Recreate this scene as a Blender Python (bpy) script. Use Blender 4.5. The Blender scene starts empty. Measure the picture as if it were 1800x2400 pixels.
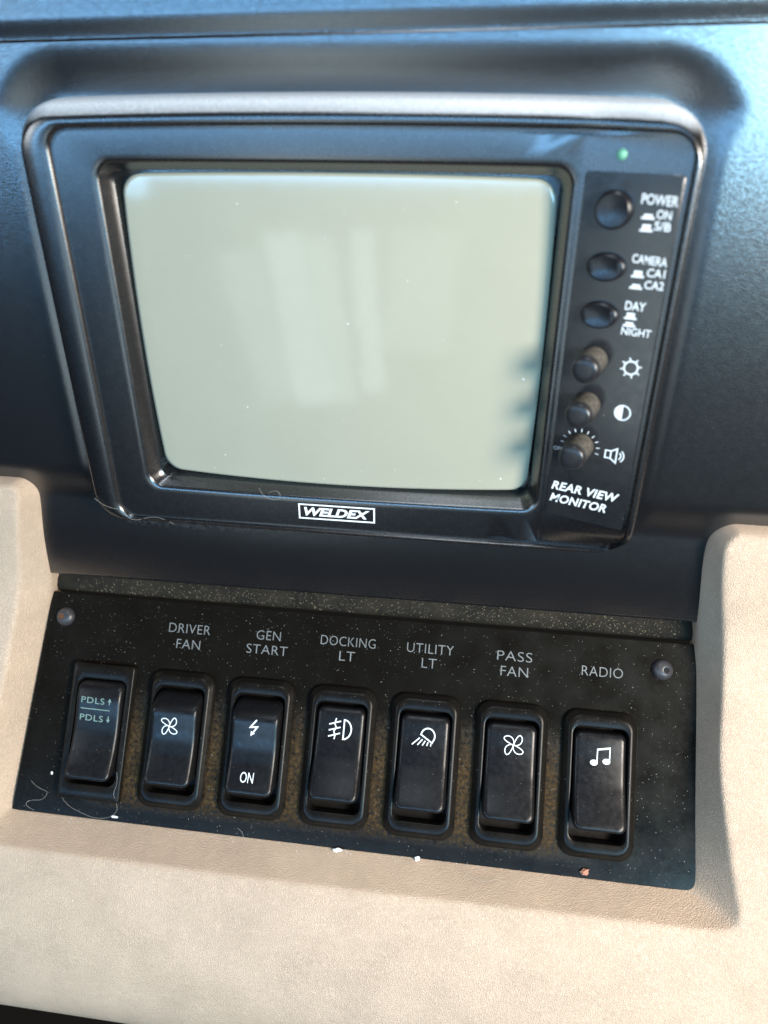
import bpy, bmesh, math, random
import numpy as np
from mathutils import Vector, Matrix, Euler
random.seed(7); np.random.seed(7)
S = 0.001                                   # everything below is written in millimetres
scn = bpy.context.scene
# ------------------------------------------------------------------ camera
# fascia frame "M": x right, y up along the monitor face, z out of it -> world (x, -z, y)
def W(x, y, z): return Vector((x*S, -z*S, y*S))
RX90 = Matrix.Rotation(math.pi/2, 4, 'X')
def rod(w):
    t = math.sqrt(sum(a*a for a in w)); k = [a/t for a in w]
    K = Matrix(((0, -k[2], k[1]), (k[2], 0, -k[0]), (-k[1], k[0], 0)))
    return Matrix.Identity(3) + K*math.sin(t) + (K @ K)*(1-math.cos(t))
R = rod((-0.514514, 0.131751, 0.034922))
cam = bpy.data.objects.new('camera', bpy.data.cameras.new('camera'))
scn.collection.objects.link(cam); scn.camera = cam
m = RX90 @ R.to_4x4(); m.translation = W(*(37.358, 64.909, 201.343))
cam.matrix_world = m
cam.data.sensor_fit = 'HORIZONTAL'; cam.data.sensor_width = 36; cam.data.lens = 36*1747.32/1800
cam.data.clip_start = 0.01; cam.data.clip_end = 20
cam.data.dof.use_dof = True; cam.data.dof.focus_distance = 0.252; cam.data.dof.aperture_fstop = 11
# ------------------------------------------------------------------ light
wd = bpy.data.worlds.new('World'); scn.world = wd; wd.use_nodes = True
bg = wd.node_tree.nodes['Background']; bg.inputs[0].default_value = (0.62, 0.58, 0.52, 1); bg.inputs[1].default_value = 0.012
def area(name, pos, target, sx, sy, power, col, spread=180, roll=0):
    l = bpy.data.lights.new(name, 'AREA'); l.shape = 'RECTANGLE'; l.size = sx*S; l.size_y = sy*S
    l.energy = power; l.color = col; l.spread = math.radians(spread)
    o = bpy.data.objects.new(name, l); scn.collection.objects.link(o)
    o.location = W(*pos); d = W(*target)-W(*pos); o.rotation_euler = (d.to_track_quat('-Z', 'Y') @ Euler((0, 0, math.radians(roll))).to_quaternion()).to_euler()
    return o
# cool daylight from the wide windows behind the viewer, warm sun-side window at the right, windscreen overhead
area('rear_window_light', (0, 126, 1000), (0, 40, 0), 1400, 96, 5.3, (0.23, 0.56, 1.0))
area('rear_left_window_light', (-800, 92, 1000), (-60, 40, 0), 280, 120, 0.9, (0.30, 0.62, 1.0))
area('rear_right_window_light', (560, 124, 900), (0, 40, 0), 480, 104, 5.0, (0.36, 0.80, 1.0))
area('side_window_light', (455, 140, 425), (60, -110, 0), 180, 220, 6.0, (1.0, 0.87, 0.75))
area('windscreen_light', (60, 660, 20), (0, 0, 0), 1000, 100, 2.3, (0.80, 0.90, 1.0))
area('left_window_light', (-600, 200, 420), (60, -110, 0), 160, 200, 0.6, (0.85, 0.93, 1.0))
# added unseen strip lamps that put soft streaks in the glass and control strip
for cx_, cy_, w_, h_, p_, rl in ((-178, -112, 46, 190, .022, 9), (-130, -100, 42, 210, .052, 6), (-92, -98, 30, 200, .024, 5),
                                 (-52, -86, 24, 190, .026, 3), (6, -60, 70, 140, .020, -4)):
    area('added_streak_lamp', (cx_, cy_, 410), (20, 0, 0), w_, h_, p_, (0.80, 0.96, 1.0), roll=rl)
scn.view_settings.view_transform = 'Standard'; scn.view_settings.look = 'None'
scn.view_settings.exposure = 0.45; scn.view_settings.gamma = 1
# ------------------------------------------------------------------ materials
def mat(name, base, rough=0.4, spec=0.5, grain=None, dust=0, dustcol=(0.35, 0.33, 0.28), dirt=None, dirtcol=(0.060, 0.036, 0.015), mottling=0.0,
        gstr=0.3, dustscale=1.2, dustsize=0.12, coat=0, ior=1.5, rvar=.18, right_lit=False, dirtrough=.85, film=0, filmcol=(0.12, 0.11, 0.1)):
    """grain: list of (scale per mm, bump distance mm, kind)"""
    mt = bpy.data.materials.new(name); mt.use_nodes = True
    nt = mt.node_tree; N = nt.nodes; L = nt.links; b = N['Principled BSDF']
    b.inputs['Roughness'].default_value = rough; b.inputs['Specular IOR Level'].default_value = spec
    b.inputs['IOR'].default_value = ior; b.inputs['Coat Weight'].default_value = coat; b.inputs['Coat Roughness'].default_value = 0.12
    tc = N.new('ShaderNodeTexCoord'); mp = N.new('ShaderNodeMapping'); mp.inputs['Scale'].default_value = (1000,)*3
    L.new(tc.outputs['Object'], mp.inputs['Vector']); V = mp.outputs['Vector']
    def rgb(c): n = N.new('ShaderNodeRGB'); n.outputs[0].default_value = (*c, 1); return n.outputs[0]
    def noise(sc, det=3, v=V):
        n = N.new('ShaderNodeTexNoise'); n.inputs['Scale'].default_value = sc; n.inputs['Detail'].default_value = det
        L.new(v, n.inputs['Vector']); return n.outputs['Fac']
    def ramp(f, a, c, lo=0., hi=1.):
        n = N.new('ShaderNodeMapRange'); n.inputs[1].default_value = a; n.inputs[2].default_value = c
        n.inputs[3].default_value = lo; n.inputs[4].default_value = hi; L.new(f, n.inputs[0]); return n.outputs[0]
    def mul(a, c):
        n = N.new('ShaderNodeMath'); n.operation = 'MULTIPLY'; L.new(a, n.inputs[0])
        if isinstance(c, (int, float)): n.inputs[1].default_value = c
        else: L.new(c, n.inputs[1])
        return n.outputs[0]
    def mix(f, a, c):
        n = N.new('ShaderNodeMix'); n.data_type = 'RGBA'
        if isinstance(f, (int, float)): n.inputs[0].default_value = f
        else: L.new(f, n.inputs[0])
        L.new(a, n.inputs[6]); L.new(c, n.inputs[7]); return n.outputs[2]
    col = rgb(base)
    if mottling:
        col = mix(mul(ramp(noise(0.06, 4), .35, .7), mottling), col, rgb(tuple(c*0.55 for c in base)))
        col = mix(mul(ramp(noise(0.35, 5), .45, .7), mottling*.6), col, rgb(tuple(min(1, c*1.3) for c in base)))
    rg = None
    f = None
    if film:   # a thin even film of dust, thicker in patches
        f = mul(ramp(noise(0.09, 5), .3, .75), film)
        if right_lit:
            sp = N.new('ShaderNodeSeparateXYZ'); L.new(V, sp.inputs[0]); f = mul(f, ramp(sp.outputs[0], 10, 95, .35, 1.6))  # film paled toward the right: side light painted into the colour
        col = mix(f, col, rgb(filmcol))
    if dirt:
        f = dirt(N, L, V, noise, ramp, mul); col = mix(f, col, rgb(dirtcol))
        col = mix(mul(mul(f, ramp(noise(1.1, 4), .5, .68)), .6), col, rgb(tuple(min(.7, c*2.2) for c in dirtcol)))
    if dust:
        vo = N.new('ShaderNodeTexVoronoi'); vo.inputs['Scale'].default_value = dustscale; L.new(V, vo.inputs['Vector'])
        spots = ramp(vo.outputs['Distance'], dustsize, dustsize*.55)
        keep = ramp(noise(0.23, 2), .55-dust*.2, .62)
        sz = N.new('ShaderNodeSeparateColor'); L.new(vo.outputs['Color'], sz.inputs[0])
        keep = mul(keep, ramp(sz.outputs[0], 1-dust*.6, 1.0))
        col = mix(mul(spots, keep), col, rgb(dustcol))
    L.new(col, b.inputs['Base Color'])
    rr = ramp(noise(0.5, 4), .3, .7, rough*(1-rvar), rough*(1+rvar))
    if dirt:      # dirt is matt
        n = N.new('ShaderNodeMix'); L.new(ramp(f, 0, .4), n.inputs[0]); L.new(rr, n.inputs[2]); n.inputs[3].default_value = dirtrough; rr = n.outputs[0]
        L.new(ramp(f, 0, .5, spec, .12 if dirtrough > .5 else spec), b.inputs['Specular IOR Level'])
    L.new(rr, b.inputs['Roughness'])
    if grain:
        prev = None
        for sc, dist, kind in grain:
            if kind == 'leather':
                nz = N.new('ShaderNodeTexNoise'); nz.inputs['Scale'].default_value = sc*.5; L.new(V, nz.inputs['Vector'])
                ad = N.new('ShaderNodeVectorMath'); ad.operation = 'MULTIPLY_ADD'; L.new(nz.outputs['Color'], ad.inputs[0])
                ad.inputs[1].default_value = (1.6/sc,)*3; L.new(V, ad.inputs[2])
                vo = N.new('ShaderNodeTexVoronoi'); vo.feature = 'DISTANCE_TO_EDGE'; vo.inputs['Scale'].default_value = sc
                L.new(ad.outputs[0], vo.inputs['Vector']); h = ramp(vo.outputs['Distance'], 0, .25)
            else: h = noise(sc, 4)
            bp = N.new('ShaderNodeBump'); bp.inputs['Distance'].default_value = dist*S; bp.inputs['Strength'].default_value = gstr
            L.new(h, bp.inputs['Height'])
            if prev: L.new(prev, bp.inputs['Normal'])
            prev = bp.outputs[0]
        L.new(prev, b.inputs['Normal'])
    return mt
def panel_dirt(N, L, V, noise, ramp, mul):
    sp = N.new('ShaderNodeSeparateXYZ'); L.new(V, sp.inputs[0])
    a = mul(ramp(sp.outputs[1], -32, -50), ramp(sp.outputs[1], -77, -70))
    a = mul(a, mul(ramp(sp.outputs[0], -98, -90), ramp(sp.outputs[0], 88, 70)))
    return mul(mul(a, ramp(noise(0.7, 6), .32, .62)), .8)
def sideways_dirt(N, L, V, noise, ramp, mul):
    sp = N.new('ShaderNodeSeparateXYZ'); L.new(V, sp.inputs[0])
    a = mul(ramp(sp.outputs[1], 12, -4), ramp(sp.outputs[2], 1.6, .6))
    return mul(mul(a, ramp(noise(0.5, 5), .35, .6)), .6)
def lip_dust_glint(N, L, V, noise, ramp, mul):  # dust on the upper lip, whitened to paint in its bright glint
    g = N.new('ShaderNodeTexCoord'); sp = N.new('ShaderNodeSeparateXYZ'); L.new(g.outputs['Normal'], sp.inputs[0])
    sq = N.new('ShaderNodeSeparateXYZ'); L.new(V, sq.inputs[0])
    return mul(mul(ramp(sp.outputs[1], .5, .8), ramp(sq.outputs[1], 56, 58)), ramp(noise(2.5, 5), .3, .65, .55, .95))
def knob_dust(N, L, V, noise, ramp, mul):
    tc = N.new('ShaderNodeNewGeometry'); sp = N.new('ShaderNodeSeparateXYZ'); L.new(V, sp.inputs[0])
    return mul(mul(ramp(sp.outputs[1], -1.5, 2.5), ramp(sp.outputs[2], 8.3, 6.5)), ramp(noise(0.9, 4), .25, .6, .5, 1))
def ledge_dirt(N, L, V, noise, ramp, mul):
    sp = N.new('ShaderNodeSeparateXYZ'); L.new(V, sp.inputs[0])
    a = mul(ramp(sp.outputs[1], -93.5, -96), ramp(noise(0.5, 6), .38, .6))
    c = mul(mul(mul(ramp(sp.outputs[1], -56, -60), ramp(sp.outputs[1], -70, -61)), mul(ramp(sp.outputs[0], -20, -62), ramp(sp.outputs[0], -86, -80))), ramp(noise(0.6, 6), .42, .62))
    mx = N.new('ShaderNodeMath'); mx.operation = 'MAXIMUM'; L.new(a, mx.inputs[0]); L.new(c, mx.inputs[1])
    return mul(mx.outputs[0], .5)
M_dash = mat('grained_black_dash', (0.006, 0.006, 0.007), .25, 1.0, [(1.5, .10, 'leather'), (6, .03, 'n')], dust=.3, dustscale=.7, dustsize=.07, dirt=ledge_dirt, dirtcol=(.055, .045, .032), gstr=.13, ior=1.7, rvar=.04)
M_beige = mat('cream_grained_plastic', (0.54, 0.40, 0.29), .48, .4, [(1.5, .17, 'leather'), (5, .05, 'n')], mottling=.3, dust=.25, dustcol=(.32, .2, .12), dustscale=.35, dustsize=.08, gstr=.75)
M_ledge = mat('dusty_ledge', (0.010, 0.009, 0.007), .8, .15, [(2.2, .3, 'n')], film=.5, filmcol=(.04, .031, .02), dust=.8, dustscale=1.4, dustsize=.15)
M_house = mat('monitor_black_plastic', (0.004, 0.004, 0.005), .27, 1.0, [(7, .015, 'n')], dust=.15, dustscale=.6, dustsize=.08, rvar=.04, ior=1.7, dirt=lip_dust_glint, dirtcol=(.66, .68, .70), dirtrough=.45)
M_plate = mat('glossy_control_film', (0.009, 0.010, 0.012), .2, .8, [(5, .006, 'n')], dust=.2, dustscale=.5, film=.08)
M_panel = mat('black_switch_plate', (0.006, 0.005, 0.004), .18, .09, [(3.0, .016, 'n')], dust=.9, dustscale=1.0, dustsize=.13, dirt=panel_dirt, film=.15, filmcol=(.055, .056, .048), right_lit=True)
M_bezel = mat('switch_housing_plastic', (0.005, 0.0045, 0.004), .3, .13, [(3, .012, 'n')], dust=.7, dustscale=.9, dustsize=.12, dirt=sideways_dirt, film=.12, filmcol=(.06, .045, .03))
M_rocker = mat('switch_rocker_plastic', (0.005, 0.005, 0.006), .33, .3, [(4, .012, 'n')], dust=.75, dustscale=1.0, dustsize=.12, film=.07, filmcol=(.05, .045, .04))
M_knob = mat('knob_rubbed_plastic', (0.016, 0.016, 0.018), .33, .5, [(3, .02, 'n')], dirt=knob_dust, dirtcol=(.095, .085, .07), dust=.3)
M_btn = mat('button_gloss_plastic', (0.010, 0.010, 0.012), .3, .5)
M_glass = mat('picture_tube_glass', (0.325, 0.32, 0.25), .09, .55, dust=.35, dustscale=.12, dustsize=.04, dustcol=(.8, .85, .85), mottling=.06)
M_dark = mat('unlit_gap', (0.006, 0.006, 0.006), .7, .2)
M_white = mat('white_print', (0.78, 0.80, 0.80), .5, .3)
M_pale = mat('worn_grey_print', (0.19, 0.195, 0.19), .6, .3, mottling=.5)
M_green = mat('green_print', (0.20, 0.29, 0.25), .6, .3, mottling=.3)
M_screw = mat('screw_black_oxide', (0.035, 0.032, 0.035), .4, .5, mottling=.4)
M_rust = mat('socket_rust', (0.10, 0.04, 0.015), .8, .2)
M_lint = mat('lint_fibre', (0.4, 0.38, 0.34), .8, .2)
M_dustbrown = mat('brown_dust', (0.22, 0.18, 0.12), .9, .1)
M_crumb = mat('crumb', (0.8, 0.79, 0.76), .8, .2)
M_crumb2 = mat('reddish_crumb', (0.36, 0.17, 0.11), .8, .2)
M_led = bpy.data.materials.new('green_led'); M_led.use_nodes = True
_b = M_led.node_tree.nodes['Principled BSDF']; _b.inputs['Base Color'].default_value = (.13, .34, .23, 1); _b.inputs['Roughness'].default_value = .3
_b.inputs['Emission Color'].default_value = (.12, .62, .32, 1); _b.inputs['Emission Strength'].default_value = .06
# ------------------------------------------------------------------ helpers
def tag(o, label=None, cat=None, group=None, kind=None):
    if label: o['label'] = label
    if cat: o['category'] = cat
    if group: o['group'] = group
    if kind: o['kind'] = kind
    return o
def link(o, parent=None):
    scn.collection.objects.link(o)
    if parent: o.parent = parent
    return o
def mesh_obj(name, verts, faces, material, parent=None, subsurf=0, sharp=35, matrix=None):
    me = bpy.data.meshes.new(name)
    me.from_pydata([(v[0]*S, v[1]*S, v[2]*S) for v in verts], [], faces); me.update()
    bm = bmesh.new(); bm.from_mesh(me); bmesh.ops.recalc_face_normals(bm, faces=bm.faces); bm.to_mesh(me); bm.free()
    me.materials.append(material)
    me.polygons.foreach_set('use_smooth', [True]*len(me.polygons))
    if sharp: me.set_sharp_from_angle(angle=math.radians(sharp))
    o = link(bpy.data.objects.new(name, me), parent)
    if matrix is not None: o.matrix_local = matrix
    if subsurf:
        sm = o.modifiers.new('smooth', 'SUBSURF'); sm.levels = subsurf; sm.render_levels = subsurf
    return o
def empty(name, matrix):
    e = link(bpy.data.objects.new(name, None)); e.matrix_world = matrix; e.empty_display_size = .02; return e
def rrect(x0, x1, y0, y1, r, nc=8, ne=12, top_bow=0, bot_bow=0, side_bow=0):
    """closed loop, same vertex count for any size; optional outward bow of the edges"""
    P = []
    cs = [(x1-r, y1-r, 0), (x0+r, y1-r, 90), (x0+r, y0+r, 180), (x1-r, y0+r, 270)]
    for i, (cx, cy, a) in enumerate(cs):
        for k in range(nc+1):
            t = math.radians(a+90*k/nc); P.append([cx+r*math.cos(t), cy+r*math.sin(t)])
        nx = cs[(i+1) % 4]; t2 = math.radians(nx[2]); q = (nx[0]+r*math.cos(t2), nx[1]+r*math.sin(t2)); p = P[-1]
        for k in range(1, ne): P.append([p[0]+(q[0]-p[0])*k/ne, p[1]+(q[1]-p[1])*k/ne])
    xm, ym, hx, hy = (x0+x1)/2, (y0+y1)/2, (x1-x0)/2, (y1-y0)/2
    for p in P:
        u = (p[0]-xm)/hx; v = (p[1]-ym)/hy
        p[1] += (top_bow if v > 0 else -bot_bow)*abs(v)*(1-u*u)
        p[0] += side_bow*(1 if u > 0 else -1)*abs(u)*(1-v*v)
    return P
def loft(rings, cap_last=True, cap_first=False):
    """rings: lists of (x,y,z) of equal length -> verts, faces"""
    n = len(rings[0]); V = [tuple(p) for r in rings for p in r]; F = []
    for i in range(len(rings)-1):
        for k in range(n):
            a = i*n+k; b = i*n+(k+1) % n; F.append((a, b, b+n, a+n))
    if cap_last:
        c = len(V); L = rings[-1]; V.append(tuple(sum(p[j] for p in L)/n for j in range(3)))
        o = (len(rings)-1)*n
        for k in range(n): F.append((o+k, o+(k+1) % n, c))
    if cap_first: F.append(tuple(reversed(range(n))))
    return V, F
def merge(*parts):
    V = []; F = []
    for v, f in parts:
        o = len(V); V += list(v); F += [tuple(i+o for i in q) for q in f]
    return V, F
def lathe(prof, n=32, sx=1, sy=1):
    rings = [[(r*math.cos(2*math.pi*k/n)*sx, r*math.sin(2*math.pi*k/n)*sy, z) for k in range(n)] for r, z in prof]
    return loft(rings)
def smoothstep(t): t = max(0, min(1, t)); return t*t*(3-2*t)
def grid(nx, ny, fn):
    V = [fn(i/(nx-1), j/(ny-1)) for j in range(ny) for i in range(nx)]
    F = [(j*nx+i, j*nx+i+1, (j+1)*nx+i+1, (j+1)*nx+i) for j in range(ny-1) for i in range(nx-1)]
    return V, F
# flat print: text and strokes, laid on a surface given by hfn(x, y) -> z
def text_verts(s, bold=0.0, shear=0.0, spacing=1.0):
    cu = bpy.data.curves.new('t', 'FONT'); cu.body = s; cu.size = 1; cu.offset = bold; cu.shear = shear
    cu.space_character = spacing; cu.resolution_u = 4; cu.align_x = 'LEFT'
    o = bpy.data.objects.new('t', cu); scn.collection.objects.link(o)
    dg = bpy.context.evaluated_depsgraph_get(); me = bpy.data.meshes.new_from_object(o.evaluated_get(dg))
    V = [tuple(v.co) for v in me.vertices]; F = [tuple(p.vertices) for p in me.polygons]
    bpy.data.objects.remove(o); bpy.data.curves.remove(cu); bpy.data.meshes.remove(me)
    return V, F
def text(name, s, x0, x1, yc0, yc1, h, material, parent, hfn, bold=0.0, shear=0.0, spacing=1.0, extra=None):
    """text stretched between left (x0, yc0) and right (x1, yc1), cap height h"""
    V, F = text_verts(s, bold, shear, spacing)
    ax, bx = min(v[0] for v in V), max(v[0] for v in V); ay, by = min(v[1] for v in V), max(v[1] for v in V)
    out = []
    for v in V:
        t = (v[0]-ax)/(bx-ax); q = (v[1]-ay)/(by-ay)
        x = x0+(x1-x0)*t; y = yc0+(yc1-yc0)*t+(q-.5)*h; out.append((x, y, hfn(x, y)+.05))
    if extra:
        out, F = merge((out, F), extra)
    return mesh_obj(name, out, F, material, parent, sharp=0)
def ribbon(pts, w, closed=False, lift=0.05, hfn=lambda x, y: 0, cap=True, step=.5):
    P = [Vector(p) for p in pts]
    if closed: P.append(P[0])
    Q = [P[0]]
    for a, b in zip(P, P[1:]):
        n = max(1, int((b-a).length/step))
        for k in range(1, n+1): Q.append(a.lerp(b, k/n))
    if closed: Q.pop()
    n = len(Q); V = []; F = []
    for i, p in enumerate(Q):
        a = Q[i-1] if (i > 0 or closed) else p; b = Q[(i+1) % n] if (i < n-1 or closed) else p
        d1 = (p-a) if (p-a).length > 1e-6 else (b-p); d2 = (b-p) if (b-p).length > 1e-6 else d1
        d1 = d1.normalized(); d2 = d2.normalized(); t = (d1+d2)
        t = t.normalized() if t.length > 1e-6 else d1
        nn = Vector((-t.y, t.x)); sc = 1/max(.45, abs(nn.dot(Vector((-d1.y, d1.x)))))
        for s_ in (1, -1):
            q = p+nn*(s_*w/2*sc); V.append((q.x, q.y, hfn(q.x, q.y)+lift))
    for i in range(n-1 if not closed else n):
        j = (i+1) % n; F.append((2*i, 2*i+1, 2*j+1, 2*j))
    return V, F
def disc(x, y, r, lift, hfn, n=20, ry=None):
    ry = ry or r
    V = [(x+r*math.cos(6.2832*k/n), y+ry*math.sin(6.2832*k/n)) for k in range(n)]
    V = [(a, b, hfn(a, b)+lift) for a, b in V]; return V, [tuple(range(n))]
def strokes(name, items, material, parent, hfn, w=.5):
    parts = []
    for i, it in enumerate(items):
        lift = .05+.012*i
        if it[0] == 'disc': parts.append(disc(it[1], it[2], it[3], lift, hfn, ry=(it[4] if len(it) > 4 else None)))
        elif it[0] == 'fill': parts.append(([(x, y, hfn(x, y)+lift) for x, y in it[1]], [tuple(range(len(it[1])))]))
        else: parts.append(ribbon(it[1], it[2] if len(it) > 2 else w, it[0] == 'loop', lift, hfn))
    V, F = merge(*parts); return mesh_obj(name, V, F, material, parent, sharp=0)
def arc(cx, cy, r, a0, a1, n=14, ry=None):
    ry = ry or r
    return [(cx+r*math.cos(math.radians(a0+(a1-a0)*k/n)), cy+ry*math.sin(math.radians(a0+(a1-a0)*k/n))) for k in range(n+1)]
flat = lambda x, y: 0
# frames
TH = math.radians(37.8687)                    # the switch panel leans out at the bottom
YP, ZP = -102.849, -14.0
MM = Matrix.Rotation(math.pi/2, 4, 'X')       # M frame
PM = Matrix.Translation(W(0, YP, ZP)) @ Matrix.Rotation(math.pi/2-TH, 4, 'X')   # panel frame (u, v, w)
def P2M(u, v, w): return (u, YP+v*math.cos(TH)+w*math.sin(TH), ZP-v*math.sin(TH)+w*math.cos(TH))
# ------------------------------------------------------------------ dashboard moulding (setting)
def sd_rr(x, y, cx, cy, hx, hy, r):
    qx = abs(x-cx)-hx+r; qy = abs(y-cy)-hy+r
    return math.hypot(max(qx, 0), max(qy, 0))+min(max(qx, qy), 0)-r
def dash_z(x, y):
    d = sd_rr(x, y, -1, 1, 88, 62.5, 13); kt = smoothstep((y-50)/12)
    z = -11.5-(1.7+.5*kt)*(1-smoothstep((d+.5)/(7.5+5.5*kt)))
    k = smoothstep((-46-y)/14); z = z*(1-k)+k*(-13.6+.9*math.sin(math.pi*max(0, min(1, (-60-y)/34)))-1.2*(1-smoothstep(d/3)))
    e = y-(76.8+x*.014)                       # the step along the top of the moulding
    z += .8*smoothstep(e/5.5)-.4*smoothstep(e/.5)
    if y > 86: z -= .9*(y-86)
    return z
ys = list(np.linspace(-93.2, -50, 50))+list(np.linspace(-49, 60, 60))+list(np.linspace(61, 73, 30))+list(np.linspace(73.3, 84, 50))+list(np.linspace(84.5, 95, 14))+list(np.linspace(97, 135, 12))
xs = list(np.linspace(-210, -104, 20))+list(np.linspace(-103, -74, 30))+list(np.linspace(-72, 68, 50))+list(np.linspace(70, 103, 32))+list(np.linspace(105, 210, 20))
foot = [(-104.5, -17.5), (-103.4, -16.6), (-101.2, -16.4), (-98.6, -17.4), (-96.6, -19.0), (-95.6, -20.2), (-95.1, -20.2), (-94.9, -18.8), (-94.7, -16.6), (-94.4, -15.0), (-93.9, -14.1)]
V = []; 
for (fy, fz) in foot:
    for x in xs: V.append((x, fy+ (x/120)*0.6, fz))
for y in ys:
    for x in xs: V.append((x, y+(x/120)*0.6*smoothstep((-80-y)/13), dash_z(x, y)))
nx = len(xs); ny = len(foot)+len(ys)
F = [(j*nx+i, j*nx+i+1, (j+1)*nx+i+1, (j+1)*nx+i) for j in range(ny-1) for i in range(nx-1)]
dash = mesh_obj('dashboard', V, F, M_dash, sharp=60); dash.matrix_world = MM
dash.data.materials.append(M_ledge)
for p_ in dash.data.polygons:
    if p_.center.y < -95.3*S: p_.material_index = 1
tag(dash, kind='structure')
# ------------------------------------------------------------------ cream surround (U-shaped moulding)
def station(I, Rg, O, n_in=None):
    """I inner edge, Rg ridge, O list of outer points, all in M mm"""
    I = Vector(I); Rg = Vector(Rg); O = [Vector(o) for o in O]
    inward = (I-Rg); d = inward.normalized(); od = (O[0]-Rg).normalized()
    row = [I+Vector((0, 0, -7))+d*.5, I+Vector((0, 0, -2))+d*.3, I, I.lerp(Rg, .35), I.lerp(Rg, .7), Rg+d*2.2, Rg+od*.0+d*.15, Rg+od*2.4]+O
    return row
rows = []
def armO(sx, y, z, x0, drop=0):
    return [(x0+sx*8, y, z+.6-drop), (x0+sx*22, y, z+1.2-drop), (x0+sx*45, y, z+.6-drop), (x0+sx*70, y, z-2-drop), (x0+sx*75, y, z-12-drop)]
def shift(row, dy=0, dz=0, flatten=None):
    out = []
    for p in row:
        q = Vector(p); q.y += dy; q.z += dz
        if flatten is not None: q.z = min(q.z, flatten)
        out.append(q)
    return out
def arm(sx):
    """stations from the top of an arm down to the panel's lower corner"""
    st = []
    if sx > 0: tops = [((111.5, -56, -14), (115.2, -54.5, -6.5)), ((112, -62, -13), (115.2, -60, -4.3)), ((112.8, -75, -13), (118.0, -75, -4)), ((115.3, -90, -13), (121.5, -88, -3.6))]
    else: tops = [((-113.5, -56, -14), (-116.5, -55, -6.5)), ((-115, -62, -13), (-118.5, -60, -4.3)), ((-116.5, -75, -13), (-121.5, -75, -4)), ((-118.2, -90, -13), (-124.5, -88, -3.6))]
    t0 = [Vector(tops[0][0]), Vector(tops[0][1])]
    first = station(tops[0][0], tops[0][1], armO(sx, tops[0][1][1]+.3, tops[0][1][2], tops[0][1][0]))
    rc = 8.0 if sx > 0 else 7.0             # rounded upper corner of the arm
    def inwards(row, k, y, zc):
        return [Vector((p.x+sx*k*math.exp(-abs(p.x-row[2].x)/14), y, min(p.z, zc))) for p in row]
    a0 = inwards(first, rc+1.5, -53.6, -20); a1 = inwards(first, rc, -53.0, -11)
    b = inwards(first, rc*.62, -53.8, 9); first = inwards(first, rc*.22, -56.8, 9)
    st += [a0, a1, b, first]
    for I, G in tops[1:]: st.append(station(I, G, armO(sx, G[1], G[2], G[0])))
    if sx > 0: low = [((117.6, -3, -1), (123.4, -4.6, 12)), ((117.8, -20, -1), (123.0, -18.4, 12)), ((118, -38, -1), (122.2, -37.5, 12)), ((118, -54, -1), (124.4, -52, 12)), ((118.2, -70, -1), (127.2, -70.5, 12)), ((118.3, -77, -1), (129.4, -80.5, 11.8))]
    else: low = [((-120.6, -3, -1), (-126.5, -4.6, 12)), ((-121.5, -20, -1), (-127, -18.4, 12)), ((-122.6, -38, -1), (-127.6, -37.5, 12)), ((-123.5, -54, -1), (-129, -52, 12)), ((-124.4, -70, -1), (-131, -70.5, 12)), ((-124.8, -77, -1), (-132.5, -80.5, 11.8))]
    for I, G in low:
        o = [(G[0]+sx*8, G[1], G[2]+.6), (G[0]+sx*22, G[1], G[2]+1.0), (G[0]+sx*45, G[1], G[2]), (G[0]+sx*70, G[1], G[2]-4), (G[0]+sx*75, G[1], G[2]-14)]
        st.append(station(P2M(*I), P2M(*G), [P2M(*q) for q in o]))
    return st
right = arm(1); left = arm(-1)
faceprof = [(-100, 10.4), (-116, 8.8), (-136, 3.0), (-155, -9.0), (-161, -34.0)]
def bottom_station(u, I, G, fan=0):
    o = []
    for k, (v, w) in enumerate(faceprof): o.append(P2M(u+fan*(8, 20, 40, 62, 66)[k], v, w))
    return station(P2M(*I), P2M(*G), o)
mid = []
mid.append(bottom_station(-132, (-124.6, -79.8, -1), (-131.5, -88.5, 11.2), fan=-.75))
mid.append(bottom_station(-124, (-122.5, -80.6, -1), (-124, -91.0, 10.4), fan=-.15))
for u in (-100, -75, -45, -15, 16, 45, 75, 98):
    mid.append(bottom_station(u, (u, -80.7, -1), (u*1.01, -91.0+max(0, u)*.015, 10.2)))
mid.append(bottom_station(118, (114.5, -80.6, -1), (121.5, -89.3, 10.8), fan=.15))
mid.append(bottom_station(129, (117.6, -79.6, -1), (130.2, -87.2, 11.4), fan=.75))
allst = left+mid+list(reversed(right))
nc = len(allst[0]); V = [tuple(p) for r in allst for p in r]
F = [(j*nc+i, j*nc+i+1, (j+1)*nc+i+1, (j+1)*nc+i) for j in range(len(allst)-1) for i in range(nc-1)]
sur = empty('console_surround', Matrix.Translation(W(0, -175, 60)))
tag(sur, 'cream grained plastic moulding wrapped round the sides and foot of the switch panel', 'dash trim')
so = mesh_obj('surround_moulding', V, F, M_beige, sur, subsurf=3, sharp=0)
so.matrix_local = Matrix.Translation(-W(0, -175, 60)) @ MM
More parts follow.
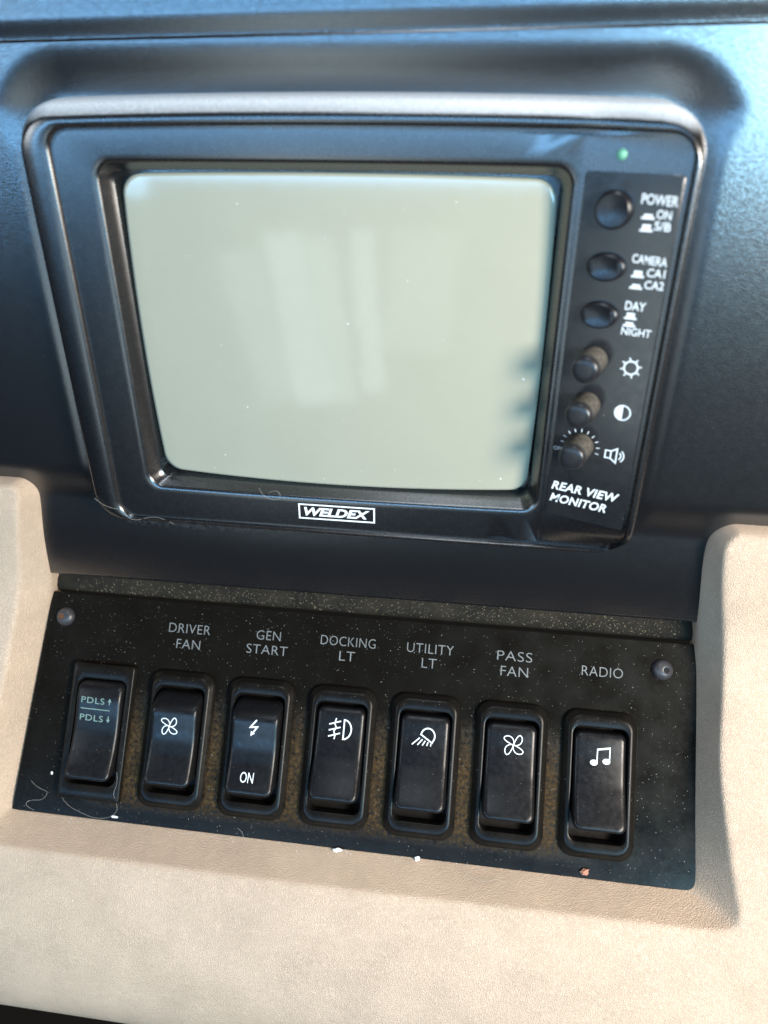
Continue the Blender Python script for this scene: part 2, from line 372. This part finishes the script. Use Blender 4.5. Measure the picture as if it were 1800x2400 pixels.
# ------------------------------------------------------------------ monitor
mon = empty('rear_view_monitor', Matrix.Translation(W(0, -60, -10)) @ MM)
tag(mon, 'black rear view monitor with pale grey-green screen set in the dashboard', 'monitor')
MOFF = Matrix.Translation((0, 60*S, 10*S))
AT = math.radians(20)                         # the control strip faces left
def wedge(x, y, z):
    k = (x-58.5)*math.tan(AT)
    return max(0, k)*smoothstep((y+60.5)/13.5)*(1-.0*smoothstep((y-54)/8))
def ring(x0, x1, y0, y1, r, z, lift=True, **kw):
    out = []
    for x, y in rrect(x0, x1, y0, y1, r, **kw):
        out.append((x, y, z+(wedge(x, y, z) if lift else 0)))
    return out
kw = dict(nc=10, ne=24)
top = dict(top_bow=1.6, **kw)
def dens(r): return r
rings = [ring(-89.5, 87.2, -63, 63.2, 12, -22, lift=False, **top),
         ring(-88.5, 86.2, -62, 62.8, 11.5, -12, lift=False, **top),
         ring(-88.1, 85.8, -61.6, 62.5, 11.2, -8, lift=False, **top),
         ring(-87.5, 85.0, -61.1, 62.0, 10.8, -4.6, **top),
         ring(-87.0, 84.5, -60.7, 61.2, 10.3, -2.9, **top),
         ring(-86.5, 84.1, -60.3, 60.0, 9.9, -1.6, **top),
         ring(-86.0, 83.7, -59.9, 58.9, 9.4, -.5, **top),
         ring(-85.2, 83.1, -59.4, 58.2, 8.8, 0.0, **top),
         ring(-79.2, 82.5, -58.9, 57.0, 6.0, 0.05, top_bow=1.2, **kw),
         ring(-78.4, 82.2, -58.7, 56.5, 5.5, -.25, top_bow=1.1, **kw),
         ring(-77.9, 82.0, -58.5, 56.2, 5.2, -1.2, top_bow=1.1, **kw),
         ring(-77.3, 81.4, -58.0, 55.6, 4.8, -1.25, top_bow=1.0, **kw),
         ring(-77.0, 58.5, -57.7, 55.4, .6, -1.25, top_bow=1.0, **kw),
         ring(-68.6, 58.2, -49.0, 50.3, 5.4, -1.25, top_bow=.4, bot_bow=.5, **kw),
         ring(-67.6, 57.4, -48.0, 49.4, 5.0, -1.3, top_bow=.4, bot_bow=.5, **kw),
         ring(-66.8, 56.7, -47.2, 48.7, 4.6, -1.5, top_bow=.4, bot_bow=.5, **kw),
         ring(-66.3, 56.2, -46.7, 48.2, 4.3, -2.1, top_bow=.4, bot_bow=.5, **kw),
         ring(-65.2, 55.3, -46.2, 47.2, 3.6, -4.6, top_bow=.4, bot_bow=.5, **kw),
         ring(-64.0, 54.6, -45.4, 46.3, 3.5, -5.5, top_bow=.4, bot_bow=.5, **kw),
         ring(-63.6, 54.4, -45.3, 46.2, 3.5, -14, top_bow=.4, bot_bow=.5, **kw)]
V, F = loft(rings, cap_last=False)
mesh_obj('housing', V, F, M_house, mon, sharp=50, matrix=MOFF)
# picture tube: domed glass set in the opening
def tube_z(x, y): return -4.6-1.9*((x+4.6)/60)**2-1.6*((y-.6)/46)**2
tr = []
for k in (1.0, .985, .95, .9, .8, .68, .54, .4, .26, .12):
    tr.append([(x, y, tube_z(x, y)) for x, y in rrect(-4.9-57.9*k, -4.9+58.3*k, .9-44.2*k, .9+44.0*k, 5.0*k, top_bow=1.0*k, bot_bow=1.6*k, side_bow=.7*k, **kw)])
back = [(x, y, -17) for x, y, z in tr[0]]
V, F = loft([back]+tr)
mesh_obj('screen', V, F, M_glass, mon, sharp=0, matrix=MOFF)
V, F = grid(2, 2, lambda a, b: (-66+a*123, -48+b*97, -14.5)); mesh_obj('tube_surround', V, F, M_dark, mon, matrix=MOFF)
# control strip frame T: s right along the tilted face, y up, h out
TM = MOFF @ Matrix.Translation((58.5*S, 0, -1.0*S)) @ Matrix.Rotation(-AT, 4, 'Y')
cp = dict(nc=5, ne=6)
rr_ = [[(x, y, z) for x, y in rrect(a0, a1, b0, b1, r, **cp)] for a0, a1, b0, b1, r, z in
       ((.8, 23.9, -46.9, 47.9, 1.0, -.6), (.8, 23.9, -46.9, 47.9, 1.0, .25), (1.0, 23.7, -46.7, 47.7, .8, .4), (8, 16, -30, 30, .5, .4))]
V, F = loft(rr_); mesh_obj('control_plate', V, F, M_plate, mon, sharp=20, matrix=TM)
TP = 0.4
tfl = lambda x, y: TP
def tobj(name, vf, material, s, y, h, parent=mon):
    return mesh_obj(name, vf[0], vf[1], material, parent, sharp=40, matrix=TM @ Matrix.Translation((s*S, y*S, h*S)))
led = tobj('indicator_light', lathe([(1.25, -1), (1.25, .3), (1.1, .7), (.7, 1.0), (.25, 1.15)], 20), M_led, 8.7, 51.7, 0)
for (s, y, ry, prf) in ((8.9, 39.7, 4.5, [(4.55, -1), (4.55, 1.6), (4.3, 2.3), (3.8, 2.65), (2.6, 2.45), (1.2, 2.3), (.3, 2.25)]),
                        (8.9, 26.3, 3.5, [(4.9, -1), (4.9, 1.2), (4.6, 1.8), (4.0, 2.1), (2.8, 1.9), (1.2, 1.7), (.3, 1.65)]),
                        (8.9, 14.3, 3.45, [(4.9, -1), (4.9, 1.2), (4.6, 1.8), (4.0, 2.1), (2.8, 1.9), (1.2, 1.7), (.3, 1.65)])):
    rx = prf[0][0]
    tobj('button', lathe(prf, 40, 1, ry/rx), M_btn, s, y, 0)
for (s, y, rot) in ((8.9, 1.9, 0), (8.75, -10.8, 15), (8.6, -23.1, 40)):
    k = tobj('knob', lathe([(3.95, -1), (3.9, 2), (3.7, 8.0), (3.45, 8.8), (2.9, 9.25), (1.8, 9.4), (.4, 9.4)], 40), M_knob, s, y, TP)
# white print on the strip
PW = dict(material=M_white, parent=mon)
def ttext(s, x0, x1, y, h, name='lettering', y1=None, **k):
    o = text(name, s, x0, x1, y, y if y1 is None else y1, h, M_white, mon, tfl, **k); o.matrix_local = TM; return o
ttext('POWER', 14.9, 23.3, 42.5, 2.3, bold=.012, y1=42.2)
ttext('ON', 18.9, 22.3, 39.3, 2.0, bold=.012, y1=39.1)
ttext('S/B', 18.8, 22.6, 36.7, 2.0, bold=.012, y1=36.5)
ttext('CAMERA', 14.9, 23.2, 28.9, 2.1, bold=.012, y1=28.5)
ttext('CA1', 18.9, 23.2, 25.8, 2.0, bold=.012)
ttext('CA2', 18.8, 23.4, 22.9, 2.0, bold=.012)
ttext('DAY', 15.0, 20.0, 17.4, 2.2, bold=.012)
ttext('NIGHT', 15.0, 22.4, 10.9, 2.0, bold=.012)
def pushed(x, y, tall):
    t = .95 if tall else .55
    w = 1.0
    return [('fill', [(x-w, y-.0), (x-w, y+t*1.2), (x+w, y+t*1.2), (x+w, y)][::-1]), ('line', [(x-1.55, y-.25), (x+1.55, y-.25)], .5)]
def tstrokes(items, w=.4, name='symbol'):
    o = strokes(name, items, M_white, mon, tfl, w); o.matrix_local = TM; return o
for x, y, t in ((17.0, 38.5, 0), (17.0, 35.7, 1), (16.8, 24.9, 1), (16.8, 22.1, 0), (16.7, 14.5, 1), (16.7, 12.6, 0)): tstrokes(pushed(x, y, t))
# brightness, contrast, loudspeaker
it = [('loop', arc(18.9, 1.5, 1.75, 0, 345, 23), .42)]
for k in range(8):
    a = math.radians(45*k+12); it.append(('line', [(18.9+1.9*math.cos(a), 1.5+1.9*math.sin(a)), (18.9+2.75*math.cos(a), 1.5+2.75*math.sin(a))], .36))
tstrokes(it)
cx, cy = 18.7, -11.1
tstrokes([('loop', arc(cx, cy, 2.05, 0, 350, 30), .38), ('fill', arc(cx, cy, 2.0, 90, 270, 16))])
ox, oy = 18.4, -23.8
tstrokes([('loop', [(ox-2.5, oy+1.1), (ox-1.0, oy+1.1), (ox-1.0, oy-1.1), (ox-2.5, oy-1.1)], .38),
          ('loop', [(ox-1.0, oy+1.1), (ox+.6, oy+2.1), (ox+.6, oy-2.2), (ox-1.0, oy-1.1)], .38),
          ('line', arc(ox+.5, oy, 1.3, -50, 50, 8), .34), ('line', arc(ox+.5, oy, 2.1, -50, 50, 8), .34)])
ttext('OFF', 1.2, 3.9, -25.0, 1.1, bold=0)
it = []
for k in range(10):
    a = math.radians(172-k*20.5); x, y = 8.6+4.65*math.cos(a), -23.3+4.55*math.sin(a)
    it.append(('line', [(x, y), (x+.95*math.cos(a), y+.95*math.sin(a))], .24))
tstrokes(it, name='dial_tick_marks')
ttext('REAR VIEW', 2.0, 21.7, -36.8, 2.8, bold=.03, shear=.25, spacing=1.05)
ttext('MONITOR', 1.9, 18.6, -40.9, 2.8, bold=.03, shear=.25, spacing=1.05)
# maker's badge under the screen
bz = -1.25
V, F = loft([[(x, y, z) for x, y in rrect(-17.9+e, 7.3-e, -55.3+e, -49.5-e, .2, nc=2, ne=2)] for e, z in ((0, bz-.3), (0, bz+.12), (.1, bz+.2), (1, bz+.2))])
badge = mesh_obj('badge', V, F, M_plate, mon, matrix=MOFF)
bf = lambda x, y: bz+.2
o = strokes('badge_frame', [('loop', [(-17.4, -54.9), (-17.4, -49.9), (6.8, -49.9), (6.8, -54.9)], .5)], M_white, badge, bf)
o = text('badge_lettering', 'WELDEX', -15.8, 5.4, -52.4, -52.4, 3.1, M_white, badge, bf, bold=.035, shear=.28)
# ------------------------------------------------------------------ switch panel
pan = empty('switch_panel', PM)
tag(pan, 'black switch plate below the monitor with grey function names above its switches', 'switch panel')
def plate_pt(u, v, z=0):       # the plate is a touch wider at its foot
    k = -v/81; return (u*(1+k*.02)-(1.2*k if u < -119 else 0), v, z)
cols = [-120.3]+[c for i in range(7) for c in (-94.107+i*30.053-9.4, -94.107+i*30.053+9.4)]+[117.5]
V = []; F = []
for v in (-.3, -49.67+18.9, -49.67-18.9, -80.7):
    for u in cols:
        inner = u not in (cols[0], cols[-1]); V.append((u, v, 0) if inner else plate_pt(u, v))
n = len(cols)
for r in range(3):
    for c in range(n-1):
        if r == 1 and c % 2 == 1: continue           # an opening for each switch
        F.append((r*n+c, r*n+c+1, (r+1)*n+c+1, (r+1)*n+c))
rim = [k for k in range(n)]+[r*n+n-1 for r in range(1, 4)]+[3*n+k for k in range(n-2, -1, -1)]+[2*n, n]
o1 = len(V)
for k in rim:
    x, y, z = V[k]; V.append((x+(.3 if x > 117 else (-.3 if x < -119 else 0)), y+(.3 if y > -1 else (-.3 if y < -80 else 0)), -.3))
o2 = len(V)
for k in range(len(rim)): x, y, z = V[o1+k]; V.append((x, y, -1.6))
m_ = len(rim)
for k in range(m_):
    q = (k+1) % m_; F.append((rim[k], rim[q], o1+q, o1+k)); F.append((o1+k, o1+q, o2+q, o2+k))
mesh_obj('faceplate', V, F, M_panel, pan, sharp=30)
def ptext(s, x0, x1, y, y1=None):
    text('lettering', s, x0, x1, y, y if y1 is None else y1, 3.35, M_pale, pan, flat, bold=-.012, spacing=1.05)
for a in (('DRIVER', -72.3, -56.3, -9.8), ('FAN', -68.7, -59.6, -15.5), ('GEN', -38.5, -29.4, -9.7), ('START', -41.8, -26.4, -14.9),
          ('DOCKING', -14.3, 5.9, -9.4), ('LT', -7.0, -1.3, -14.6), ('UTILITY', 17.4, 34.2, -9.4), ('LT', 23.1, 28.4, -14.5),
          ('PASS', 49.7, 62.0, -9.4), ('FAN', 51.2, 60.8, -14.7), ('RADIO', 79.3, 93.3, -12.1)): ptext(*a)
for (u, v, so_, lab, m2) in ((-113.6, -9.2, -.9, 'screw with a rusty socket', M_rust), (106.5, -9.5, 1.1, 'black screw with a clean round socket', M_dark)):
    sc = mesh_obj('screw', *lathe([(3.6, -.1), (3.5, .5), (3.1, 1.2), (2.3, 1.8), (1.5, 2.05)], 28), M_screw, pan, sharp=40, matrix=Matrix.Translation((u*S, v*S, 0)))
    sc['label'] = lab
    sk = mesh_obj('socket', *merge(lathe([(1.45, 2.0), (1.3, 2.25), (1.05, 2.2), (.95, 1.0), (.3, .9)], 20)), M_screw, sc, sharp=40, matrix=Matrix.Translation((so_*S*.85, 0, -.12*S)))
    mesh_obj('socket_hole', *disc(0, 0, 1.1, 2.18, flat), m2, sk)
# ------------------------------------------------------------------ rocker switches
def prof(pts):
    vs = np.array([p[0] for p in pts][::-1], float); ws = np.array([p[1] for p in pts][::-1], float)
    g = np.linspace(-24, 24, 481); y = np.interp(g, vs, ws); k = np.exp(-.5*(np.arange(-15, 16)/7.0)**2); k /= k.sum()
    y = np.convolve(np.pad(y, 15, mode='edge'), k, 'valid')
    return lambda v: float(np.interp(v, g, y))
profiles = {
    'latched': (prof([(18, 2.4), (16, 2.8), (8, 3.0), (0, 4.0), (-6, 5.6), (-12, 7.6), (-18, 9.6)]), 17.4, -14.2, 1.2),
    'sprung': (prof([(18, .8), (16.0, 3.0), (12.2, 6.9), (10.2, 7.2), (4, 6.1), (0, 5.7), (-5, 5.9), (-11, 7.0), (-18, 9.0)]), 17.2, -15.4, 1.4),
    'curved': (prof([(18, 3.0), (16.0, 4.4), (12, 4.9), (6, 4.2), (0, 4.0), (-6, 4.5), (-12, 5.9), (-18, 8.0)]), 18.4, -16.6, 1.4)}
def housing(square=False):
    if square: spec = [(0, -.1, 1.0), (0, 2.4, 1.0), (.15, 2.9, 1.0), (.6, 3.15, .8)]; hw = 11.9; hh = 24.4
    else: spec = [(0, -.1, 5.2), (0, 1.0, 5.2), (.25, 1.5, 5.1), (.9, 1.9, 4.8), (1.5, 2.6, 4.5), (2.0, 2.95, 4.2), (2.6, 3.05, 4.0)]; hw = 12.5; hh = 24.4
    rg = [[(x, y, z) for x, y in rrect(-hw+e, hw-e, -hh+e, hh-e, r, nc=6, ne=8)] for e, z, r in spec]
    iw = 9.3; ih = 18.8
    rr = lambda e, z: [(x, y, z) for x, y in rrect(-iw+e, iw-e, -ih+e, ih-e, 2.6, nc=6, ne=8)]
    rg += [rr(-.5, 3.05), rr(-.15, 2.9), rr(0, 2.4)]
    return loft(rg, cap_last=False), loft([rr(0, 2.4), rr(0, -3.5)])
def rocker(kind):
    Wf, vt, vb, _ = profiles[kind]; hw = 8.75; rg = []
    for e, mode in ((0, 'b'), (0, 1.9), (.12, 1.1), (.5, .45), (1.1, .12), (1.9, 0)):
        if mode == 'b': rg.append([(x, y, -3) for x, y in rrect(-hw, hw, vb+3.5, vt+.4, 2.4, nc=6, ne=24)])
        else: rg.append([(x, y, Wf(y)-mode) for x, y in rrect(-hw+e, hw-e, vb+e*.9, vt-e*.9, max(.3, 2.5-e*.5), nc=6, ne=24)])
    V, F = loft(rg, cap_last=False); n = len(rg[0]); o = (len(rg)-1)*n
    # the face is filled with strips that run straight across between vertices of equal height
    lv = {}
    for k in range(n):
        p = V[o+k]; lv.setdefault(round(p[1], 3), []).append((p[0], o+k))
    ks = sorted(lv); pairs = [(min(lv[k])[1], max(lv[k])[1]) for k in ks]
    for (a, b), (c, d) in zip(pairs, pairs[1:]): F.append((a, b, d, c))
    for k in (ks[0], ks[-1]):
        pass
    return V, F
def fan_symbol(cx, cy, r):
    it = []
    for k in range(4):
        a0 = math.radians(90*k+28); L_ = []
        for j in range(17):
            t = math.pi*2*j/17; px = r*.52-r*.52*math.cos(t); py = r*.27*math.sin(t)*(1.15-.55*math.cos(t))
            py += .34*r*(px/r)**1.6
            L_.append((cx+px*math.cos(a0)-py*math.sin(a0), cy+px*math.sin(a0)+py*math.cos(a0)))
        it.append(('loop', L_, .32))
    return it
def bolt(cx, cy):
    return [('line', [(cx+1.0, cy+2.9), (cx-1.2, cy+.2), (cx+1.4, cy+.5), (cx-.3, cy-1.8)], .55), ('fill', [(cx-1.0, cy-2.9), (cx+.6, cy-1.8), (cx-.9, cy-1.1)])]
def fog(cx, cy):
    it = [('loop', [(cx+.9, cy+2.7)]+arc(cx+.9, cy, 2.2, 80, -80, 14, 2.7)+[(cx+.9, cy-2.7)], .5)]
    for k, y in enumerate((1.7, 0, -1.7)): it.append(('line', [(cx-3.5, cy+y-.55), (cx-.1, cy+y+.55)], .45))
    it.append(('line', [(cx-1.5, cy+3.0), (cx-1.9, cy+1.4), (cx-1.3, cy+.4), (cx-2.0, cy-.8), (cx-1.5, cy-1.8), (cx-1.7, cy-2.9)], .4))
    return it
def worklamp(cx, cy):
    it = [('loop', [(cx-1.3, cy+1.0)]+arc(cx+.9, cy+.7, 2.15, 170, -25, 14, 2.3)+[(cx+2.3, cy-1.3)], .48)]
    for k in range(5):
        t = k/4; x = cx-1.6+3.6*t; y = cy+.3-1.5*t; l = 2.9-1.9*t
        it.append(('line', [(x, y-.35), (x-.8*l*(1-t*.9), y-.35-.75*l)], .4))
    return it
def note(cx, cy):
    return [('line', [(cx-1.1, cy-2.0), (cx-1.0, cy+1.9), (cx+2.7, cy+2.6), (cx+2.6, cy-1.4)], .38), ('line', [(cx-1.0, cy+1.75), (cx+2.7, cy+2.45)], .5),
            ('disc', cx-2.0, cy-2.1, 1.15, .85), ('disc', cx+1.7, cy-1.5, 1.15, .85)]
h_round = housing(); h_square = housing(True)
me_cache = {}
def make_switch(i, kind, square, label, writing):
    u = -94.107+i*30.053; v = -49.67
    e = empty('rocker_switch', PM @ Matrix.Translation((u*S, v*S, .0)))
    tag(e, label, 'rocker switch', 'rocker switches in a row on the black panel')
    hs, wl = h_square if square else h_round
    ho = mesh_obj('switch_housing', *hs, M_bezel, e, sharp=45); mesh_obj('switch_well', *wl, M_dark, ho, sharp=45)
    rk = mesh_obj('rocker', *rocker(kind), M_rocker, e, sharp=60)
    Wf = profiles[kind][0]; hf = lambda x, y: Wf(y)+.02
    writing(rk, hf); return e
def w_pdls(rk, hf):
    for y in (11.2, 4.9):
        text('lettering', 'PDLS', -6.3, 2.6, y+.1, y-.1, 2.2, M_green, rk, hf, bold=.0, spacing=1.1)
        up = y > 8; s_ = 1 if up else -1
        strokes('arrow_symbol', [('line', [(4.6, y-1.1), (4.6, y+1.1)], .35), ('fill', [(3.9, y-.05), (5.3, y-.05), (4.6, y+1.2*s_)][::s_])], M_green, rk, hf)
    strokes('printed_line', [('line', [(-6.3, 8.15), (4.9, 8.05)], .3)], M_green, rk, hf)
def grow(items, cx, cy, k):
    out = []
    for it in items:
        if it[0] == 'disc': out.append(('disc', cx+(it[1]-cx)*k, cy+(it[2]-cy)*k, it[3]*k, it[4]*k))
        else: out.append((it[0], [(cx+(p[0]-cx)*k, cy+(p[1]-cy)*k) for p in it[1]])+tuple(it[2:]))
    return out
def sym(fn, cx, cy, *a):
    return lambda rk, hf: strokes('symbol', grow(fn(cx, cy, *a), cx, cy, 1.12 if fn is not fog else 1.22), M_white, rk, hf)
def w_gen(rk, hf):
    strokes('symbol', bolt(-.2, 7.6), M_white, rk, hf)
    text('lettering', 'ON', -3.2, 1.6, -9.4, -9.4, 3.5, M_white, rk, hf, bold=.0)
specs = [('curved', True, 'square-framed rocker switch printed PDLS twice in green, leftmost in the row', w_pdls),
         ('sprung', False, 'rocker switch with a four-blade fan symbol under the words DRIVER FAN', sym(fan_symbol, -1.2, 5.2, 2.9)),
         ('sprung', False, 'rocker switch with a lightning bolt and the word ON, under GEN START', w_gen),
         ('latched', False, 'rocker switch with a front fog lamp symbol under the words DOCKING LT', sym(fog, .3, 9.7)),
         ('latched', False, 'rocker switch with a shining work lamp symbol under the words UTILITY LT', sym(worklamp, .2, 9.6)),
         ('latched', False, 'rocker switch with a four-blade fan symbol under the words PASS FAN', sym(fan_symbol, .8, 10.3, 3.2)),
         ('latched', False, 'rocker switch with two joined music notes, under the word RADIO', sym(note, .2, 9.6))]
for i, s_ in enumerate(specs): make_switch(i, *s_)
# ------------------------------------------------------------------ crumbs, lint, dust
def crumb(name, u, v, w, size, material, label, seed):
    rnd = random.Random(seed); bm = bmesh.new(); bmesh.ops.create_icosphere(bm, subdivisions=2, radius=1)
    for x in bm.verts:
        k = rnd.uniform(.6, 1.25); x.co = Vector((x.co.x*k*size[0], x.co.y*k*size[1], x.co.z*k*size[2]))
    V = [tuple(x.co) for x in bm.verts]; F = [tuple(q.index for q in f.verts) for f in bm.faces]; bm.free()
    o = mesh_obj(name, V, F, material, None, sharp=20); o.matrix_world = PM @ Matrix.Translation((u*S, v*S, w*S)) @ Matrix.Rotation(rnd.uniform(-.4, .4), 4, 'Z')
    return tag(o, label, 'crumb')
crumb('crumb', -1.2, -81.2, .9, (1.6, .7, .5), M_crumb, 'white flaky crumb on the cream ledge below the fog lamp switch', 3)
crumb('crumb', 26.6, -80.9, .7, (1.0, .8, .5), M_crumb, 'small white crumb on the cream ledge below the work lamp switch', 5)
crumb('crumb', 83, -78.6, .7, (1.5, 1.1, .7), M_crumb2, 'reddish brown crumb below the music note switch', 8)
crumb('crumb', -110.3, -66.5, .3, (.45, .6, .3), M_crumb, 'tiny pale crumb on the black panel left of the PDLS switch', 9)
crumb('crumb', -84.0, -79.2, .4, (1.2, .5, .4), M_crumb, 'flat pale crumb at the bottom of the panel below the PDLS switch', 12)
def fibre(pts, label, r=.038):
    cu = bpy.data.curves.new('lint_fibre', 'CURVE'); cu.dimensions = '3D'; cu.bevel_depth = r*S; cu.bevel_resolution = 1; cu.resolution_u = 8
    sp = cu.splines.new('NURBS'); sp.points.add(len(pts)-1); sp.use_endpoint_u = True; sp.order_u = 4
    for k, p in enumerate(pts): sp.points[k].co = (p[0]*S, p[1]*S, p[2]*S, 1)
    t = bpy.data.objects.new('t', cu); scn.collection.objects.link(t)
    me = bpy.data.meshes.new_from_object(t.evaluated_get(bpy.context.evaluated_depsgraph_get())); bpy.data.objects.remove(t)
    me.materials.clear(); me.materials.append(M_lint)
    o = link(bpy.data.objects.new('lint_fibre', me)); return tag(o, label, 'lint')
o = fibre([(-84, -63, 3.4), (-82.8, -67, 3.4), (-85, -70, 3.3), (-83, -73, 3.2), (-82.6, -77, .8), (-86, -80, .6), (-92, -80.5, .8), (-97, -79, .5), (-104, -77, .4), (-107, -72, .4)], 'long curly hair lying round the bottom of the PDLS switch'); o.matrix_world = PM
o = fibre([(-118, -70, .3), (-114, -73, .8), (-110, -72, .3), (-112, -77, .5), (-117, -76, 1.2), (-120, -79, .4), (-115, -80, .8)], 'tangled grey lint in the lower left corner of the switch panel'); o.matrix_world = PM
o = fibre([(-38, -78, .4), (-35, -79, .7), (-33.5, -83, 1.5), (-36, -86, 5.4)], 'short pale fibre below the lightning bolt switch'); o.matrix_world = PM
o = fibre([(44, -80, .5), (42.6, -82, 1.8), (44.5, -84, 4.2), (49, -85, 5.2), (55, -83, 3.4)], 'thin fibre on the cream ledge below the passenger fan switch'); o.matrix_world = PM
o = fibre([(-27, -46.5, -.8), (-24, -44, .4), (-22, -47, .2), (-25, -49.5, -.8), (-29, -48, -.6), (-30, -45, -.8)], 'looped hair on the monitor frame just below the screen'); o.matrix_world = MM
o = fibre([(-86, -52, .4), (-82, -56, .6), (-77, -55, -.5), (-76, -59, .5), (-72, -60, .2), (-66, -57, -.8), (-60, -60, .2)], 'dark curly hair at the lower left corner of the monitor'); o.matrix_world = MM
# dust: uncountable flecks on the panel, the ledge above it and under the monitor
def flecks(name, n, sampler, mat_, smin, smax, label, matrix):
    V = []; F = []
    for i in range(n):
        p, nrm = sampler(); r = smin+(smax-smin)*random.random()**3; el = random.uniform(1, 2.2); a = random.uniform(0, 6.28)
        nrm = Vector(nrm).normalized(); t1 = nrm.orthogonal().normalized(); t2 = nrm.cross(t1)
        d1 = (t1*math.cos(a)+t2*math.sin(a))*r*el; d2 = (-t1*math.sin(a)+t2*math.cos(a))*r; c = Vector(p)+nrm*.02; h = nrm*r*.35
        b = len(V); V += [tuple(c-d1-d2*.4), tuple(c+d2), tuple(c+d1-d2*.3), tuple(c+h)]
        F += [(b, b+1, b+3), (b+1, b+2, b+3), (b+2, b, b+3)]
    o = mesh_obj(name, V, F, mat_, None, sharp=0); o.data.polygons.foreach_set('use_smooth', [False]*len(F)); o.matrix_world = matrix
    return tag(o, label, 'dust', kind='stuff')
def s_panel():
    while True:
        u = random.uniform(-123, 116); v = random.uniform(-80, -1)
        inside = abs(((u+94.107+15) % 30.053)-15) < 12.6 and -74.2 < v < -25 and u < 99
        if inside: continue
        return (u, v, 0), (0, 0, 1)
flecks('dust', 1400, s_panel, M_lint, .03, .14, 'fine pale dust scattered over the black switch plate', PM)
def s_ledge():
    x = random.uniform(-112, 112); t = random.random()
    return (x, -96.5-6.3*t+(x/120)*.6, -18.9+2.6*math.sin(min(1, t*1.3)*1.57)), (0, .4, .9)
flecks('dust', 2200, s_ledge, M_dustbrown, .04, .22, 'dust and grit along the ledge between monitor recess and switch plate', MM)
def s_under():
    x = random.gauss(-45, 50); x = max(-80, min(80, x)); y = -60.3-abs(random.gauss(0, 1.3)); return (x, y, dash_z(x, y)), (0, .2, 1)
flecks('dust', 1700, s_under, M_dustbrown, .05, .28, 'grit gathered in the groove under the monitor', MM)
def s_top():
    x = random.uniform(-70, 78); return (x, 61.6+1.4*(1-((x+2)/80)**2)+random.uniform(-.3, .5), random.uniform(-9, -3)), (0, 1, .2)
flecks('dust', 500, s_top, M_lint, .05, .22, 'dust lying along the top edge of the monitor', MM)
def s_glass():
    x = random.uniform(-60, 50); y = random.uniform(-42, 43)
    if random.random() < .4: y = random.choice((random.uniform(36, 43), random.uniform(-43, -38)))
    return (x, y, tube_z(x, y)), (0, 0, 1)
flecks('dust', 34, s_glass, M_crumb, .06, .32, 'a few pale specks on the screen glass', MM)
def s_low():
    u = random.uniform(-122, 112); t = abs(random.gauss(0, .12)); return (u, -80.7-10*t, -1+11*t), (0, .7, .7)
flecks('dust', 500, s_low, M_crumb, .04, .22, 'light grit along the cream ledge at the foot of the switch plate', PM)
